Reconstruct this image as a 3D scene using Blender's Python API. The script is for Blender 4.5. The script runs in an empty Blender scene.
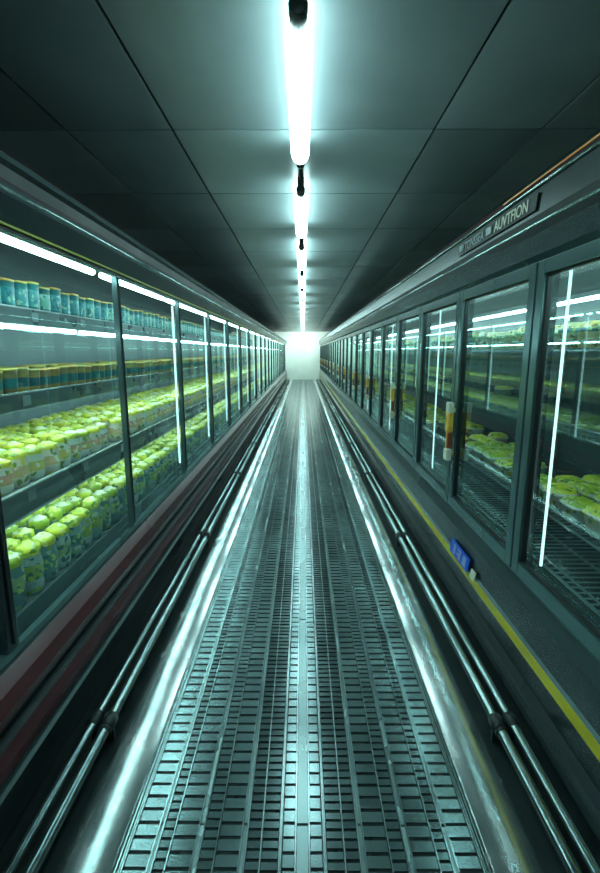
import bpy, math, random
import numpy as np
from mathutils import Vector
random.seed(4)
sc=bpy.context.scene
try:
    sc.view_settings.view_transform='Standard'; sc.view_settings.look='None'
except Exception as ex: print(ex)
H=1.55; Y0=-1.1; Y1=26.0

# ---------------------------------------------------------------- materials
def newmat(name):
    m=bpy.data.materials.new(name); m.use_nodes=True
    nt=m.node_tree; nt.nodes.clear()
    return m,nt,nt.nodes.new('ShaderNodeOutputMaterial')
def pbr(name,c1,c2=None,rough=.5,metal=0.,scale=6.,stretch=(1,1,1),rvar=.06,bump=0.,spec=.5,detail=6,lo=.25,hi=.75,island=0.):
    m,nt,out=newmat(name); N=nt.nodes; L=nt.links
    b=N.new('ShaderNodeBsdfPrincipled'); L.new(b.outputs[0],out.inputs[0])
    b.inputs['Metallic'].default_value=metal
    b.inputs['Specular IOR Level'].default_value=spec
    if c2 is None: c2=tuple(x*.75 for x in c1)
    tc=N.new('ShaderNodeTexCoord'); mp=N.new('ShaderNodeMapping'); mp.inputs['Scale'].default_value=stretch
    L.new(tc.outputs['Object'],mp.inputs[0])
    nz=N.new('ShaderNodeTexNoise'); nz.inputs['Scale'].default_value=scale; nz.inputs['Detail'].default_value=detail
    L.new(mp.outputs[0],nz.inputs['Vector'])
    cr=N.new('ShaderNodeValToRGB'); cr.color_ramp.elements[0].position=lo; cr.color_ramp.elements[1].position=hi
    cr.color_ramp.elements[0].color=(*c2,1); cr.color_ramp.elements[1].color=(*c1,1)
    L.new(nz.outputs['Fac'],cr.inputs[0])
    col=cr.outputs[0]
    if island>0:
        g=N.new('ShaderNodeNewGeometry'); mr=N.new('ShaderNodeMapRange')
        mr.inputs['To Min'].default_value=1-island; mr.inputs['To Max'].default_value=1.0
        L.new(g.outputs['Random Per Island'],mr.inputs[0])
        vm=N.new('ShaderNodeVectorMath'); vm.operation='SCALE'
        L.new(col,vm.inputs[0]); L.new(mr.outputs[0],vm.inputs['Scale']); col=vm.outputs[0]
    L.new(col,b.inputs['Base Color'])
    if rvar>0:
        mr=N.new('ShaderNodeMapRange'); mr.inputs['From Min'].default_value=.3; mr.inputs['From Max'].default_value=.7
        mr.inputs['To Min'].default_value=max(.03,rough-rvar); mr.inputs['To Max'].default_value=rough+rvar
        L.new(nz.outputs['Fac'],mr.inputs[0]); L.new(mr.outputs[0],b.inputs['Roughness'])
    else: b.inputs['Roughness'].default_value=rough
    if bump>0:
        bp=N.new('ShaderNodeBump'); bp.inputs['Strength'].default_value=bump; bp.inputs['Distance'].default_value=.01
        L.new(nz.outputs['Fac'],bp.inputs['Height']); L.new(bp.outputs[0],b.inputs['Normal'])
    return m
def emis(name,c,s):
    m,nt,out=newmat(name); e=nt.nodes.new('ShaderNodeEmission')
    e.inputs[0].default_value=(*c,1); e.inputs[1].default_value=s
    nt.links.new(e.outputs[0],out.inputs[0]); return m
def isl(name,cols,rough=.35,patch=None,scale=70,amt=.5):
    """per-item colour, optionally overprinted with small printed patches"""
    m,nt,out=newmat(name); N=nt.nodes; L=nt.links
    b=N.new('ShaderNodeBsdfPrincipled'); L.new(b.outputs[0],out.inputs[0]); b.inputs['Roughness'].default_value=rough
    g=N.new('ShaderNodeNewGeometry'); cr=N.new('ShaderNodeValToRGB')
    cr.color_ramp.interpolation='CONSTANT'
    els=cr.color_ramp.elements
    while len(els)<len(cols): els.new(.5)
    for i,c in enumerate(cols):
        els[i].position=i/len(cols); els[i].color=(*c,1)
    L.new(g.outputs['Random Per Island'],cr.inputs[0]); col=cr.outputs[0]
    if patch:
        tc=N.new('ShaderNodeTexCoord'); v=N.new('ShaderNodeTexVoronoi'); v.inputs['Scale'].default_value=scale
        L.new(tc.outputs['Object'],v.inputs['Vector'])
        sx=N.new('ShaderNodeSeparateColor'); L.new(v.outputs['Color'],sx.inputs[0])
        pr=N.new('ShaderNodeValToRGB'); pr.color_ramp.interpolation='CONSTANT'; e=pr.color_ramp.elements
        while len(e)<len(patch): e.new(.5)
        for i,c in enumerate(patch): e[i].position=i/len(patch); e[i].color=(*c,1)
        L.new(sx.outputs[1],pr.inputs[0])
        lt=N.new('ShaderNodeMath'); lt.operation='LESS_THAN'; lt.inputs[1].default_value=amt
        L.new(sx.outputs[0],lt.inputs[0])
        mx=N.new('ShaderNodeMix'); mx.data_type='RGBA'
        L.new(lt.outputs[0],mx.inputs['Factor']); L.new(col,mx.inputs['A']); L.new(pr.outputs[0],mx.inputs['B']); col=mx.outputs['Result']
    L.new(col,b.inputs['Base Color'])
    return m
def glass(name,tint,base=.06,amt=.85,pw=4.):
    m,nt,out=newmat(name); N=nt.nodes; L=nt.links
    t=N.new('ShaderNodeBsdfTransparent'); t.inputs[0].default_value=(*tint,1)
    g=N.new('ShaderNodeBsdfGlossy'); g.inputs['Roughness'].default_value=.02; g.inputs[0].default_value=(.8,1,.98,1)
    lw=N.new('ShaderNodeLayerWeight'); lw.inputs[0].default_value=.5
    p=N.new('ShaderNodeMath'); p.operation='POWER'; p.inputs[1].default_value=pw
    a=N.new('ShaderNodeMath'); a.operation='MULTIPLY_ADD'; a.inputs[1].default_value=amt; a.inputs[2].default_value=base
    mx=N.new('ShaderNodeMixShader')
    L.new(lw.outputs['Facing'],p.inputs[0]); L.new(p.outputs[0],a.inputs[0]); L.new(a.outputs[0],mx.inputs[0])
    L.new(t.outputs[0],mx.inputs[1]); L.new(g.outputs[0],mx.inputs[2]); L.new(mx.outputs[0],out.inputs[0]); return m

M={}
M['ceil']=pbr('ceiling_panel',(.32,.38,.395),(.25,.305,.32),rough=.34,scale=2.2,rvar=0,island=.35,detail=5,spec=.85,lo=.35,hi=.65)
M['ceilgap']=pbr('ceiling_gap',(.003,.005,.005),rough=.9)
M['wall']=pbr('dark_wall',(.04,.055,.057),rough=.7)
M['endwall']=pbr('end_wall_paint',(.85,.92,.84),(.72,.8,.73),rough=.6,scale=1.5,detail=2)
M['floor']=pbr('floor_pan',(.025,.037,.038),(.02,.028,.029),rough=.3,scale=8)
M['slat']=pbr('steel_slat',(.44,.57,.59),(.25,.335,.345),rough=.19,metal=.76,scale=2.2,stretch=(1.8,.5,1),rvar=.03,island=.3,spec=1,lo=.38,hi=.62)
M['slat2']=pbr('dark_slat',(.26,.345,.355),(.15,.2,.207),rough=.17,metal=.74,scale=2.2,stretch=(1.8,.5,1),rvar=.03,island=.35,spec=1,lo=.38,hi=.62)
M['plate']=pbr('steel_plate',(.42,.54,.55),(.26,.34,.35),rough=.25,metal=.72,scale=5,stretch=(1,.5,1),rvar=.06,detail=9,spec=.8,lo=.35,hi=.65)
M['rail']=pbr('steel_rail',(.5,.6,.61),(.36,.45,.46),rough=.2,metal=.85,scale=20,stretch=(1,.2,1))
M['strip']=pbr('worn_steel_highlight_strip',(1.,1.,1.),(.72,.82,.82),rough=.24,metal=.9,scale=9,stretch=(2.0,.6,1),rvar=.05,detail=8,bump=.045,spec=.9,lo=.35,hi=.6)  # bright worn steel for the added strips that carry the floor highlights
M['gutter']=pbr('gutter',(.02,.03,.03),(.01,.015,.015),rough=.4,scale=12)
M['pipe']=pbr('pipe_steel',(.65,.75,.76),(.5,.6,.61),rough=.18,metal=1,scale=30,rvar=.04)
M['dark']=pbr('black_coupling',(.02,.03,.03),rough=.35)
M['maroon']=pbr('maroon_bumper',(.12,.02,.028),(.08,.015,.02),rough=.22,scale=6,stretch=(1,.2,1),rvar=.03,spec=.7)
M['casedk']=pbr('case_dark_metal',(.024,.034,.036),(.018,.027,.029),rough=.22,metal=.2,scale=3,stretch=(1,.2,1),rvar=0,spec=.7)
M['casegr']=pbr('case_grey_green',(.088,.13,.134),(.076,.114,.118),rough=.22,metal=.3,scale=3,stretch=(1,.2,1),rvar=0)
M['frame']=pbr('door_frame_aluminium',(.11,.19,.193),(.095,.165,.168),rough=.22,metal=.5,scale=5,rvar=0)
M['gasket']=pbr('black_gasket',(.01,.014,.014),rough=.5)
M['inner']=pbr('case_liner',(.26,.33,.34),(.22,.28,.29),rough=.45,scale=3)
M['innerdk']=pbr('freezer_liner',(.08,.115,.12),(.065,.095,.1),rough=.35,scale=3,rvar=0)
M['shelf']=pbr('shelf_enamel',(.2,.26,.27),(.16,.21,.22),rough=.35,metal=.2,scale=6)
M['lip']=pbr('shelf_front_rail',(.15,.2,.205),rough=.3,metal=.4)
M['edge']=pbr('polished_edge',(.85,.95,.95),rough=.2,metal=.5)
M['wire']=pbr('wire_rack',(.42,.52,.52),rough=.22,metal=.6)
M['yellow']=pbr('yellow_trim',(.95,.74,.03),(.8,.62,.02),rough=.35,scale=14,stretch=(1,.4,1))
M['ygreen']=pbr('yellow_green_trim',(.45,.5,.03),rough=.4)
M['orange']=pbr('orange_trim',(.9,.25,.03),rough=.3)
M['blue']=pbr('blue_label',(.02,.14,.9),(.015,.1,.7),rough=.4)
M['white']=pbr('white_plastic',(.88,.86,.68),rough=.4)
M['brass']=pbr('brass_handle',(1.,.62,.1),(.85,.42,.06),rough=.3,metal=.1,scale=20)
M['brown']=pbr('brown_grip',(.35,.08,.03),rough=.35)
M['glassL']=glass('case_glass',(.91,.97,.97),.05,.8,4.2)
M['glassR']=glass('door_glass',(.84,.94,.94),.10,.8,3.2)
M['tube']=emis('ceiling_tube_glow',(.61,.99,.98),14)
M['ctube']=emis('case_tube_glow',(.56,.99,.97),28)
M['led']=emis('led_strip_glow',(.6,1,.98),2.)
M['cupw']=isl('cup_body_pale',[(.9,.88,.74),(.8,.85,.74),(.92,.8,.66),(.75,.84,.78)],patch=[(.85,.8,.12),(.3,.42,.14),(.9,.88,.75)],scale=60,amt=.28)
M['cupband']=isl('cup_band',[(.8,.42,.3),(.75,.66,.22),(.8,.55,.32),(.75,.46,.34)],patch=[(.95,.9,.75),(.5,.6,.14)],scale=65,amt=.3)
M['crown']=isl('crinkled_lid',[(1.,.88,.06),(.78,.8,.07),(1.,.9,.12),(.66,.72,.07)],patch=[(.95,.92,.5),(.35,.5,.05),(.85,.85,.1)],scale=60,amt=.3)
M['crowntop']=isl('lid_top',[(1.,.92,.4),(.95,.88,.2),(.8,.82,.15),(1.,.95,.65)],patch=[(.55,.66,.08),(.95,.95,.7)],scale=70,amt=.3)
M['crown2']=isl('crinkled_lid_green',[(.8,.8,.06),(.55,.66,.06),(.9,.84,.08),(.42,.56,.05)],patch=[(.2,.34,.06),(.9,.88,.3),(.5,.65,.08)],scale=60,amt=.35)
M['cupteal']=isl('cup_body_teal',[(.18,.33,.33),(.25,.4,.38),(.4,.52,.5),(.15,.28,.28)],patch=[(.08,.18,.18),(.5,.62,.52),(.35,.5,.1)],scale=50,amt=.3)
M['tealband']=isl('teal_band',[(.14,.3,.29),(.35,.46,.12),(.36,.46,.24)],patch=[(.55,.65,.15),(.08,.2,.19)],scale=60,amt=.35)
M['cupgreen']=isl('cup_green',[(.015,.13,.14),(.02,.17,.17),(.015,.1,.12)])
M['cupgreen2']=isl('carton_panel',[(.03,.22,.25),(.05,.27,.28),(.1,.3,.24)],patch=[(.02,.12,.15),(.3,.45,.32)],scale=70,amt=.3)
M['lido']=isl('lid_orange',[(.5,.28,.05),(.42,.34,.06),(.34,.32,.08)])
M['tan']=isl('cup_tan',[(.34,.22,.06),(.26,.2,.08),(.4,.28,.08)])
M['box']=isl('carton',[(.8,.62,.22),(.65,.62,.32),(.35,.42,.18),(.8,.75,.6)],patch=[(.3,.2,.08),(.8,.8,.5)],scale=60,amt=.35)

# ---------------------------------------------------------------- mesh builder
class MB:
    def __init__(s): s.v=[]; s.f=[]; s.m=[]; s.mats=[]; s.sm=[]; s.n=0
    def mi(s,k):
        if k not in s.mats: s.mats.append(k)
        return s.mats.index(k)
    def add(s,v,f,k,smooth=False):
        b=s.n; s.v.extend(v); s.n+=len(v)
        for q in f: s.f.append(tuple(i+b for i in q))
        if isinstance(k,list): s.m.extend([s.mi(x) for x in k])
        else: s.m.extend([s.mi(k)]*len(f))
        s.sm.extend([smooth]*len(f))
    def box(s,x0,x1,y0,y1,z0,z1,k):
        v=[(x0,y0,z0),(x1,y0,z0),(x1,y1,z0),(x0,y1,z0),(x0,y0,z1),(x1,y0,z1),(x1,y1,z1),(x0,y1,z1)]
        s.add(v,[(0,3,2,1),(4,5,6,7),(0,1,5,4),(1,2,6,5),(2,3,7,6),(3,0,4,7)],k)
    def prism(s,prof,y0,y1,ks,smooth=False):
        n=len(prof); v=[(x,y0,z) for x,z in prof]+[(x,y1,z) for x,z in prof]
        f=[(i,(i+1)%n,(i+1)%n+n,i+n) for i in range(n)]+[tuple(range(n))[::-1],tuple(range(n,2*n))]
        k=ks if isinstance(ks,list) else [ks]*n
        s.add(v,f,k+[k[0],k[0]],smooth)
    def rings(s,rings,k,smooth=True,cap=True):
        n=len(rings[0]); v=[p for r in rings for p in r]; f=[];kk=[]
        for j in range(len(rings)-1):
            for i in range(n):
                f.append((j*n+i,j*n+(i+1)%n,(j+1)*n+(i+1)%n,(j+1)*n+i)); kk.append(k[j] if isinstance(k,list) else k)
        if cap:
            f.append(tuple(range(n))[::-1]); kk.append(kk[0]); e=(len(rings)-1)*n
            f.append(tuple(range(e,e+n))); kk.append(kk[-2])
        s.add(v,f,kk,smooth)
    def tube(s,x,z,y0,y1,r,k,n=12,round_end=0):
        pr=[(y0,r),(y1,r)]
        if round_end:
            e=round_end; pr=[(y0,r*.35),(y0+e*.15,r*.65),(y0+e*.45,r*.9),(y0+e,r),(y1-e,r),(y1-e*.45,r*.9),(y1-e*.15,r*.65),(y1,r*.35)]
        s.rings([[(x+q*math.cos(a),y,z+q*math.sin(a)) for a in [2*math.pi*i/n for i in range(n)]] for y,q in pr],k)
    def obj(s,name,parent=None,bevel=0):
        me=bpy.data.meshes.new(name); me.from_pydata(s.v,[],s.f)
        for k in s.mats: me.materials.append(M[k])
        me.polygons.foreach_set('material_index',s.m); me.polygons.foreach_set('use_smooth',s.sm); me.update()
        o=bpy.data.objects.new(name,me); sc.collection.objects.link(o)
        if parent: o.parent=parent
        if bevel:
            b=o.modifiers.new('bevel','BEVEL'); b.width=bevel; b.segments=2; b.limit_method='ANGLE'
        return o
def empty(name,loc=(0,0,0)):
    o=bpy.data.objects.new(name,None); o.location=loc; sc.collection.objects.link(o); return o

# ---------------------------------------------------------------- shell
XW=2.05; ZC=2.65
b=MB(); b.box(-XW,XW,Y0,Y1,-.12,-.02,'floor')
b.box(-.575,.575,Y0,Y1,-.02,-.003,'floor')
for s in (-1,1):
    a,c=sorted((s*.735,s*1.0)); b.box(a,c,Y0,Y1,-.02,-.006,'gutter')
b.obj('floor')
b=MB()
for s in (-1,1):
    n=14; prof=[]
    for i in range(n+1):
        t=i/n; prof.append((s*(.575+.16*t),-.004+.015*math.sin(math.pi*t)))
    prof+= [(s*.735,-.02),(s*.575,-.02)]
    if s>0: prof=prof[::-1]
    b.prism(prof,Y0,Y1,'strip',True)
b.obj('floor_highlight_strip')  # humped strips added, shaped to catch bright bands of light along the floor
b=MB()
lanes=[(.026,.062,.046,.036,'slat'),(.078,.128,.031,.021,'slat2'),(.136,.176,.031,.021,'slat2'),(.2,.27,.046,.034,'slat'),(.278,.32,.031,.022,'slat'),(.345,.415,.046,.034,'slat'),(.423,.455,.031,.021,'slat2'),(.475,.545,.046,.034,'slat')]
plates=[(-.018,.018),(.183,.193),(.327,.338),(.462,.470)]
y=Y0
while y<Y1:
    ye=min(y+1.17,Y1)
    for a,c in plates:
        b.box(a,c,y,ye,-.001,.006,'plate')
        if a>0: b.box(-c,-a,y,ye,-.001,.006,'plate')
    y+=1.18
for s in (-1,1):
    for x in (.022,.068,.073,.132,.1795,.1965,.274,.3235,.3415,.419,.4585,.4725,.549,.556,.566):
        b.box(s*x-.0022,s*x+.0022,Y0,Y1,-.001,.010,'rail')
for x0,x1,pitch,bar,mat in lanes:
    for s in (-1,1):
        a,c=sorted((s*x0,s*x1)); y=Y0+.02
        while y<Y1-.05:
            j=random.uniform(-.0006,.0006)
            b.box(a,c,y+j,y+bar+j,-.001,.004+random.uniform(-.0007,.0007),mat)
            y+=pitch
b.obj('floor_grate')
b=MB(); b.box(-XW,XW,Y0,Y1,ZC+.012,ZC+.1,'ceilgap')
xs=[-XW,-1.2,-.66,.66,1.2,XW]
y=2.54-.94*4
while y<Y1:
    for i in range(5):
        g=.0065; b.box(xs[i]+g,xs[i+1]-g,max(y+g,Y0),min(y+.94-g,Y1),ZC+random.uniform(0,.002),ZC+.012,'ceil')
    y+=.94
b.obj('ceiling')
b=MB(); b.box(-XW-.1,-XW,Y0,Y1,-.12,ZC+.1,'wall'); b.obj('wall_left')
b=MB(); b.box(XW,XW+.1,Y0,Y1,-.12,ZC+.1,'wall'); b.obj('wall_right')
b=MB(); b.box(-XW,XW,Y1,Y1+.1,-.12,ZC+.1,'endwall'); b.obj('wall_back')
b=MB(); b.box(-XW,XW,Y0-.1,Y0,-.12,ZC+.1,'wall'); b.obj('wall_front')

# ---------------------------------------------------------------- ceiling tube lights
SP=1.58; ys0=1.62; y=ys0-SP
while y<Y1-1.5:
    e=empty('ceiling_tube_light',(0,0,0)); x=-.016; L=1.04
    b=MB(); b.prism([(x-.02,ZC-.001),(x-.022,ZC-.02),(x+.022,ZC-.02),(x+.02,ZC-.001)],y-.04,y+L+.04,'dark')
    b.box(x-.02,x+.02,y-.05,y+.02,ZC-.1,ZC-.019,'dark'); b.box(x-.02,x+.02,y+L-.02,y+L+.015,ZC-.1,ZC-.019,'dark')
    b.tube(x,ZC-.085,y-.06,y+.012,.03,'dark',12); b.tube(x,ZC-.085,y+L-.012,y+L+.006,.014,'dark',12)
    b.obj('housing',e,.004)
    b=MB(); b.tube(x,ZC-.085,y,y+L,.047,'tube',20,round_end=.07); b.obj('diffuser',e)
    y+=SP
b=MB(); b.tube(-.016,ZC-.014,Y0+.02,Y1-.02,.010,'dark',8)
yy=ys0-.28
while yy<Y1-1:
    b.rings([[(-.016+r*math.cos(2*math.pi*i/14),yy+r*math.sin(2*math.pi*i/14),z) for i in range(14)] for z,r in ((ZC-.002,.022),(ZC-.03,.022),(ZC-.04,.012))],'dark'); yy+=SP
b.obj('electrical_conduit')

# ---------------------------------------------------------------- left case
lc=empty('refrigerated_display_case')
b=MB()
P=[(-1.9,.001),(-.955,.001),(-.955,.10),(-.925,.115),(-.925,.185),(-.95,.2),(-.95,.235),(-.915,.25),(-.905,.3),(-.915,.345),(-.95,.36),(-.95,.395),(-.92,.41),(-.91,.45),(-.925,.5),(-.965,.53),(-.985,.55),(-1.9,.55)]
K=['casedk','casedk','casegr','casedk','casegr','casedk','gasket','maroon','maroon','casedk','casedk','gasket','maroon','maroon','maroon','casegr','casedk','casedk']
b.prism(P,Y0+.02,Y1-.05,K); b.obj('base',lc)
b=MB(); z=H
P=[(-1.9,z+.645),(-1.9,z+.42),(-1.0,z+.42),(-.955,z+.405),(-.935,z+.43),(-.90,z+.47),(-.895,z+.50),(-.915,z+.52),(-.915,z+.56),(-.905,z+.575),(-.915,z+.60),(-.975,z+.645)]
K=['casedk','casedk','casedk','casedk','casedk','casegr','maroon','gasket','casedk','casegr','maroon','casedk']
b.prism(P,Y0+.02,Y1-.05,K); b.box(-.955,-.947,Y0+.03,Y1-.06,z+.398,z+.404,'ygreen')
b.tube(-.897,z+.484,Y0+.03,Y1-.06,.006,'pipe',10)  # steel rod added to give the header its highlight streak
b.obj('header',lc)
b=MB(); b.box(-1.9,-1.74,Y0+.02,Y1-.05,.551,1.969,'inner')
b.box(-1.74,-.99,Y0+.02,Y0+.05,.551,1.969,'inner'); b.obj('liner',lc)
shelvesL=[(1.715,-1.2),(1.37,-1.15),(1.02,-1.07),(.60,-1.02)]
b=MB()
for z,x in shelvesL:
    b.box(-1.735,x,Y0+.06,Y1-.06,z-.02,z,'shelf')
    lip=.085 if z==1.02 else .055
    if z>.7:
        b.prism([(x,z-lip+.005),(x+.018,z-lip),(x+.018,z+.014),(x,z+.014)],Y0+.06,Y1-.06,'lip')
        b.prism([(x,z+.0145),(x+.02,z+.0145),(x+.02,z+.021),(x,z+.021)],Y0+.06,Y1-.06,'edge')
        b.prism([(x+.0185,z-lip),(x+.022,z-lip),(x+.022,z-lip+.006),(x+.0185,z-lip+.006)],Y0+.06,Y1-.06,'edge')
    else: b.box(x,x+.012,Y0+.06,Y1-.06,.551,z+.03,'casegr')
    yy=Y0+.2
    while yy<14:
        if z>.7:
            b.box(x+.0185,x+.021,yy,yy+.05,z-.035,z+.005,'inner')
        yy+=random.uniform(.3,.7)
b.obj('shelves',lc)
posts=[]; y=2.45-1.17*3
while y<Y1-.2: posts.append(y if abs(y-1.28)>.05 else 1.35); y+=1.17
b=MB(); g=MB(); led=MB(); t=MB()
b.box(-.985,-.957,Y0+.03,Y1-.06,.552,.58,'frame'); b.box(-.985,-.957,Y0+.03,Y1-.06,1.935,1.968,'casedk')
for i,y in enumerate(posts):
    w=.03 if i==2 else .011
    b.box(-.985,-.955,y-w,y+w,.581,1.934,'casegr' if i!=2 else 'casedk'); b.box(-.955,-.948,y-.004,y+.004,.60,1.925,'gasket')
    ye=posts[i+1] if i+1<len(posts) else Y1-.08
    yy=ye-.012
    g.add([(-.97,y+.012,.581),(-.97,yy,.581),(-.97,yy,1.934),(-.97,y+.012,1.934)],[(0,3,2,1)],'glassL')
    if i>=4: led.box(-1.012,-1.0,y-.006,y+.006,.66,1.9,'led')
    t.tube(-1.06,1.945,y+.05,ye-.05,.014,'ctube',10)
    t.tube(-1.185,1.652,y+.03,ye-.03,.009,'ctube',8)
    t.tube(-1.185,1.338,y+.06,ye-.06,.008,'ctube',6)  # added tube, hidden behind the shelf lip to light the products below
    t.tube(-1.11,.982,y+.06,ye-.06,.008,'ctube',6)  # likewise added out of sight, brightens the bottom deck
b.obj('mullions',lc,.003); g.obj('glass_panels',lc); led.obj('led_strips',lc); t.obj('tube_lamps',lc)

# ---------------------------------------------------------------- products (left)
def cups(name,x_front,zb,h,r,rows,pitch,mats,crown=True,n=10,yend=Y1-.3,xr=.1,skip=.03,square=False):
    b=MB(); body,band,lid=mats
    if crown: n=12
    for ri in range(rows):
        y=Y0+.15+(ri%2)*pitch*.5
        while y<yend:
            if random.random()>skip:
                x=x_front-r-ri*xr+random.uniform(-.005,.005); yy=y+random.uniform(-.005,.005); s=random.uniform(.93,1.05); hh=h*s
                ph=random.random()*6
                if square:
                    def ring(z,q,cr=0):
                        o=[]
                        for i in range(12):
                            a=2*math.pi*i/12; cc,ss=math.cos(a),math.sin(a)
                            o.append((x+q*math.copysign(abs(cc)**.45,cc),yy+q*math.copysign(abs(ss)**.45,ss),zb+z*hh))
                        return o
                else:
                    def ring(z,q,cr=0):
                        return [(x+q*(1+cr*(.5 if i%2 else -.5))*math.cos(2*math.pi*i/n+ph),yy+q*(1+cr*(.5 if i%2 else -.5))*math.sin(2*math.pi*i/n+ph),zb+z*hh+(cr*r*.4*(1 if i%2 else -1))) for i in range(n)]
                if crown:
                    R=[ring(0,r*.78),ring(.12,r*.9),ring(.3,r*.97),ring(.58,r*.99),ring(.76,r*.84),ring(.8,r*.9,.14),ring(.88,r*.9,.14),ring(.93,r*.72,.04),ring(.95,r*.5),ring(1.0,r*.3)]
                    K=[body,body,band,body,lid,lid,lid,'crowntop','crowntop']
                elif square:
                    R=[ring(0,r*.9),ring(.25,r*.92),ring(.75,r*.96),ring(.93,r*.97),ring(.94,r*1.0),ring(1,r*1.0)]
                    K=[body,band,body,lid,lid]
                else:
                    R=[ring(0,r*.8),ring(.3,r*.87),ring(.65,r*.93),ring(.9,r*.95),ring(.91,r*1.04),ring(.97,r*1.04),ring(1,r*.95)]
                    K=[body,band,body,lid,lid,lid]
                b.rings(R,K,smooth=True)
            y+=pitch
    return b.obj(name)
cups('drink_cartons',-1.215,1.716,.14,.04,2,.094,('cupgreen','cupgreen2','lido'),False,skip=.01,square=True)
cups('pudding_cups',-1.165,1.371,.11,.036,4,.085,('tan','cupgreen','lido'),False,xr=.09)
cups('salad_cups',-1.09,1.021,.15,.049,5,.108,('cupw','cupband','crown'),xr=.106,skip=.01)
cups('herb_pots',-1.045,.601,.21,.051,6,.110,('cupteal','tealband','crown2'),xr=.109,skip=.01)

# ---------------------------------------------------------------- right case
rc=empty('glass_door_freezer')
b=MB()
P=[(1.9,.001),(.955,.001),(.95,.09),(.915,.105),(.91,.16),(.94,.18),(.945,.28),(.925,.295),(.915,.36),(.925,.372),(.935,.50),(.96,.56),(.985,.585),(1.9,.585)]
K=['casedk','casegr','casegr','rail','casedk','casedk','casedk','yellow','casegr','casedk','casegr','frame','casedk','casedk']
P=P[::-1]; K=[K[(len(K)-2-i)%len(K)] for i in range(len(K))]
b.prism(P,Y0+.02,Y1-.05,K); b.obj('base',rc)
b=MB(); z=H
P=[(1.9,z+.72),(.97,z+.72),(.91,z+.66),(.90,z+.635),(.905,z+.62),(.895,z+.61),(.885,z+.51),(.89,z+.49),(.875,z+.475),(.88,z+.44),(.93,z+.38),(.96,z+.36),(1.9,z+.36)]
K=['casedk','casedk','maroon','casegr','gasket','casedk','gasket','casegr','casedk','casedk','frame','casedk','casedk']
P=P[::-1]; K=[K[(len(K)-2-i)%len(K)] for i in range(len(K))]
b.prism(P,Y0+.02,Y1-.05,K)
b.tube(.876,z+.472,Y0+.03,Y1-.06,.006,'pipe',10)  # reflective rod added for a highlight line on the header
b.tube(.898,z+.626,Y0+.03,Y1-.06,.005,'pipe',10)  # second added rod, catches the upper highlight line
b.box(.894,.898,Y0+.02,2.2,z+.644,z+.65,'orange'); b.obj('header',rc)
b=MB(); b.box(1.72,1.9,Y0+.02,Y1-.05,.586,1.909,'innerdk'); b.box(.99,1.72,Y0+.02,Y0+.05,.586,1.909,'innerdk'); b.obj('liner',rc)
pl=empty('header_sign')
b=MB(); b.prism([(.878,z+.528),(.884,z+.528),(.892,z+.592),(.884,z+.592)],1.86,2.72,'gasket'); b.obj('plate',pl,.002)
def text(name,body,loc,size,mat,parent,rot):
    c=bpy.data.curves.new(name,'FONT'); c.body=body; c.size=size; c.extrude=.0008; c.align_x='LEFT'; c.materials.append(M[mat])
    o=bpy.data.objects.new(name,c); o.location=loc; o.rotation_euler=rot; o.parent=parent; sc.collection.objects.link(o); return o
rotR=(math.radians(90),0,math.radians(-90))
text('lettering_a','TONSSEA',(.877,2.63,z+.540),.062,'inner',pl,rotR)
text('lettering_b','AUVTFION',(.877,2.24,z+.540),.066,'white',pl,rotR)
b=MB(); b.box(.874,.879,2.27,2.33,z+.545,z+.578,'inner'); b.box(.874,.879,2.65,2.70,z+.545,z+.578,'inner'); b.obj('mark',pl)

dw=.9; dY=[1.9+dw*i for i in range(-3,27) if 1.9+dw*(i+1)<Y1]
led=MB(); mm=MB()
for i,y in enumerate(dY):
    mm.box(.965,1.0,y-.035,y+.035,.587,1.908,'casedk')
    e=empty('door'); e.parent=rc
    a,c=y+.006,y+dw-.006; w=.055
    b=MB()
    b.box(.925,.962,a,a+w,.60,1.90,'frame'); b.box(.925,.962,c-w,c,.60,1.90,'frame')
    b.box(.925,.962,a+w,c-w,.60,.66,'frame'); b.box(.925,.962,a+w,c-w,1.845,1.90,'frame')
    b.box(.935,.958,a+w,a+w+.008,.66,1.845,'gasket'); b.box(.935,.958,c-w-.008,c-w,.66,1.845,'gasket')
    b.box(.935,.958,a+w+.008,c-w-.008,.66,.668,'gasket'); b.box(.935,.958,a+w+.008,c-w-.008,1.837,1.845,'gasket')
    b.obj('frame',e,.003)
    g=MB(); g.add([(.945,a+w,.66),(.945,c-w,.66),(.945,c-w,1.845),(.945,a+w,1.845)],[(0,1,2,3)],'glassR'); g.obj('glass',e)
    if i%2==1:
        hy=c-w/2-.006
        h=MB(); h.box(.895,.924,hy-.012,hy+.012,1.19,1.215,'white'); h.box(.895,.924,hy-.012,hy+.012,.92,.945,'brass')
        h.prism([(.882,.90),(.905,.90),(.905,1.24),(.882,1.24)],hy-.006,hy+.02,'brass')
        h.box(.880,.907,hy-.034,hy-.006,.97,1.07,'brown'); h.box(.875,.908,hy-.036,hy+.024,1.19,1.25,'white'); h.box(.876,.908,hy-.035,hy+.023,1.071,1.189,'brass'); h.box(.875,.908,hy-.036,hy+.024,.895,.965,'white')
        h.obj('handle',e,.004)
    elif i>=2: led.box(1.003,1.011,y+dw-.10-(.15 if i>2 else 0),y+dw-.092-(.15 if i>2 else 0),.66,1.86,'led')
mm.obj('mullions',rc)
t=MB()
y=Y0+.1
while y<Y1-1.4:
    t.tube(1.36,1.80,y,y+1.2,.009,'ctube',8); t.tube(1.06,1.895,y,y+1.2,.012,'ctube',8); y+=1.3
t.obj('tube_lamps',rc); led.obj('led_strips',rc)
b=MB()
racks=[(1.56,1.12),(1.22,1.10),(.86,1.06),(.66,1.03)]
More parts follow.
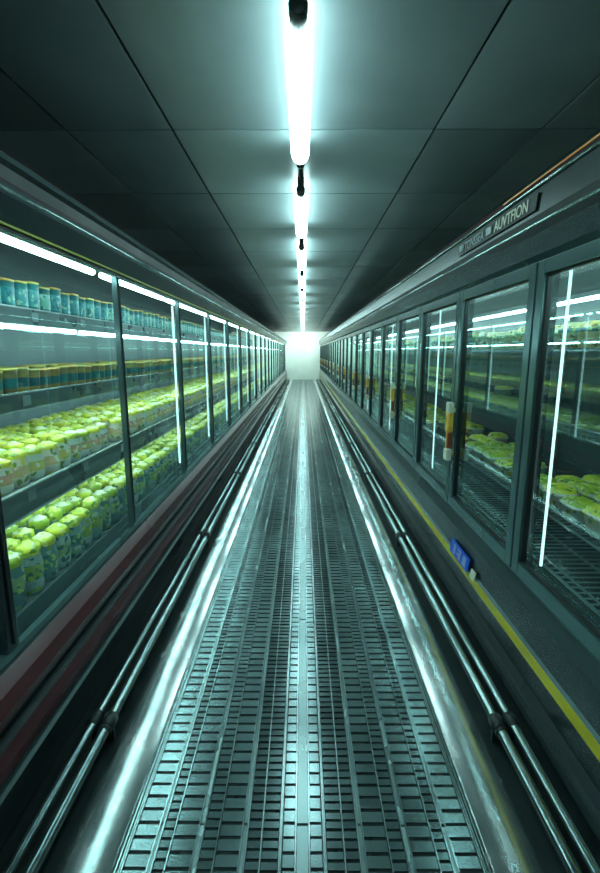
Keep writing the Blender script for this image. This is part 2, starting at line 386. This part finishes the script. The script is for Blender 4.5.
for z,x in racks:
    for xx in (x,x+.2,x+.4,1.70): b.box(xx-.005,xx+.005,Y0+.06,Y1-.06,z-.008,z,'wire')
    b.box(x-.004,x+.004,Y0+.06,Y1-.06,z+.03,z+.036,'wire')
    y=Y0+.08
    while y<16: b.box(x,1.70,y-.003,y+.003,z,z+.005,'wire'); y+=.04
y=Y0+.5
while y<Y1:
    b.box(1.695,1.712,y,y+.02,.588,1.78,'wire')
    y+=1.8
b.obj('wire_racks',rc)
def packs(name,x,zb,rows,w,l,h,yr,mats,gap=.02,skip=.1):
    b=MB()
    for a,c in yr:
        for r in range(rows):
            y=a
            while y<c:
                if random.random()>skip:
                    x0=x+r*(w+gap)+w/2; hh=h*random.uniform(.85,1.1); n=16
                    def ring(z,s): 
                        o=[]
                        for i in range(n):
                            q=2*math.pi*i/n; cx,sy=math.cos(q),math.sin(q)
                            o.append((x0+s*w/2*math.copysign(abs(cx)**.45,cx),y+l/2+s*l/2*math.copysign(abs(sy)**.45,sy),zb+z*hh))
                        return o
                    b.rings([ring(0,.8),ring(.6,.95),ring(.64,1.03),ring(.72,1.03),ring(.76,.93),ring(.92,.85),ring(1.0,.65)],[mats[0],mats[1],mats[1],mats[1],mats[2],mats[2]])
                y+=l+gap
    return b.obj(name)
packs('salad_trays',1.10,.866,3,.12,.14,.09,[(1.6,2.1),(2.45,3.3),(3.7,25)],('cupw','cupw','crown2'),skip=.15)
packs('dip_tubs',1.15,1.568,3,.12,.12,.11,[(.2,25)],('box','tealband','box'),skip=.05)
packs('herb_packs',1.5,1.226,1,.12,.13,.07,[(2.9,3.6),(5,25)],('cupteal','cupw','crown2'),skip=.4)

e=empty('price_label')
b=MB(); b.prism([(.903,.352),(.908,.352),(.92,.43),(.915,.43)],2.34,2.64,'blue'); b.obj('card',e)
b=MB()
for j in range(4):
    z0=.367+j*.014; x=.9018+(z0-.352)*12/78
    for q in range(3): 
        ys=2.38+q*.085; b.box(x-.0005,x+.0015,ys,ys+random.uniform(.03,.06),z0,z0+.005,'white')
b.obj('printed_lines',e)
b=MB(); b.prism([(.903,.352),(.908,.352),(.916,.40),(.911,.40)],2.24,2.30,'white'); b.obj('shelf_tag')

for s in (-1,1):
    e=empty('floor_pipe'); b=MB()
    b.tube(s*.785,.075,Y0+.02,Y1-.02,.02,'pipe',14); b.tube(s*.84,.085,Y0+.02,Y1-.02,.017,'pipe',14)
    b.tube(s*.80,.03,Y0+.02,Y1-.02,.01,'pipe',10); b.obj('pipes',e)
    b=MB(); y=1.6-1.9
    while y<Y1:
        b.tube(s*.785,.075,y-.03,y+.03,.029,'dark',14); b.tube(s*.785,.075,y-.05,y-.036,.026,'dark',14)
        b.tube(s*.84,.085,y-.03,y+.03,.025,'dark',14)
        b.box(s*.81-.045,s*.81+.045,y-.008,y+.008,-.005,.055,'dark'); y+=1.9
    b.obj('couplings',e)

ld=bpy.data.lights.new('end_wall_fill','AREA'); ld.shape='RECTANGLE'; ld.size=1.6; ld.size_y=.3; ld.energy=45; ld.color=(.8,1,.95)  # added fill light that brightens the end wall, not a fixture
lo=bpy.data.objects.new('end_wall_fill',ld); lo.location=(0,24.6,2.5); lo.rotation_euler=(math.radians(55),0,0); sc.collection.objects.link(lo)

w=bpy.data.worlds.new('w'); sc.world=w; w.use_nodes=True
w.node_tree.nodes['Background'].inputs[0].default_value=(.3,.6,.55,1); w.node_tree.nodes['Background'].inputs[1].default_value=.02

cam=bpy.data.cameras.new('camera'); co=bpy.data.objects.new('camera',cam); sc.collection.objects.link(co)
cam.sensor_fit='VERTICAL'; cam.sensor_height=24; cam.lens=456/873*24; cam.clip_start=.02
co.location=(0,0,H); co.rotation_euler=(math.radians(90-10.5),0,.0066); sc.camera=co
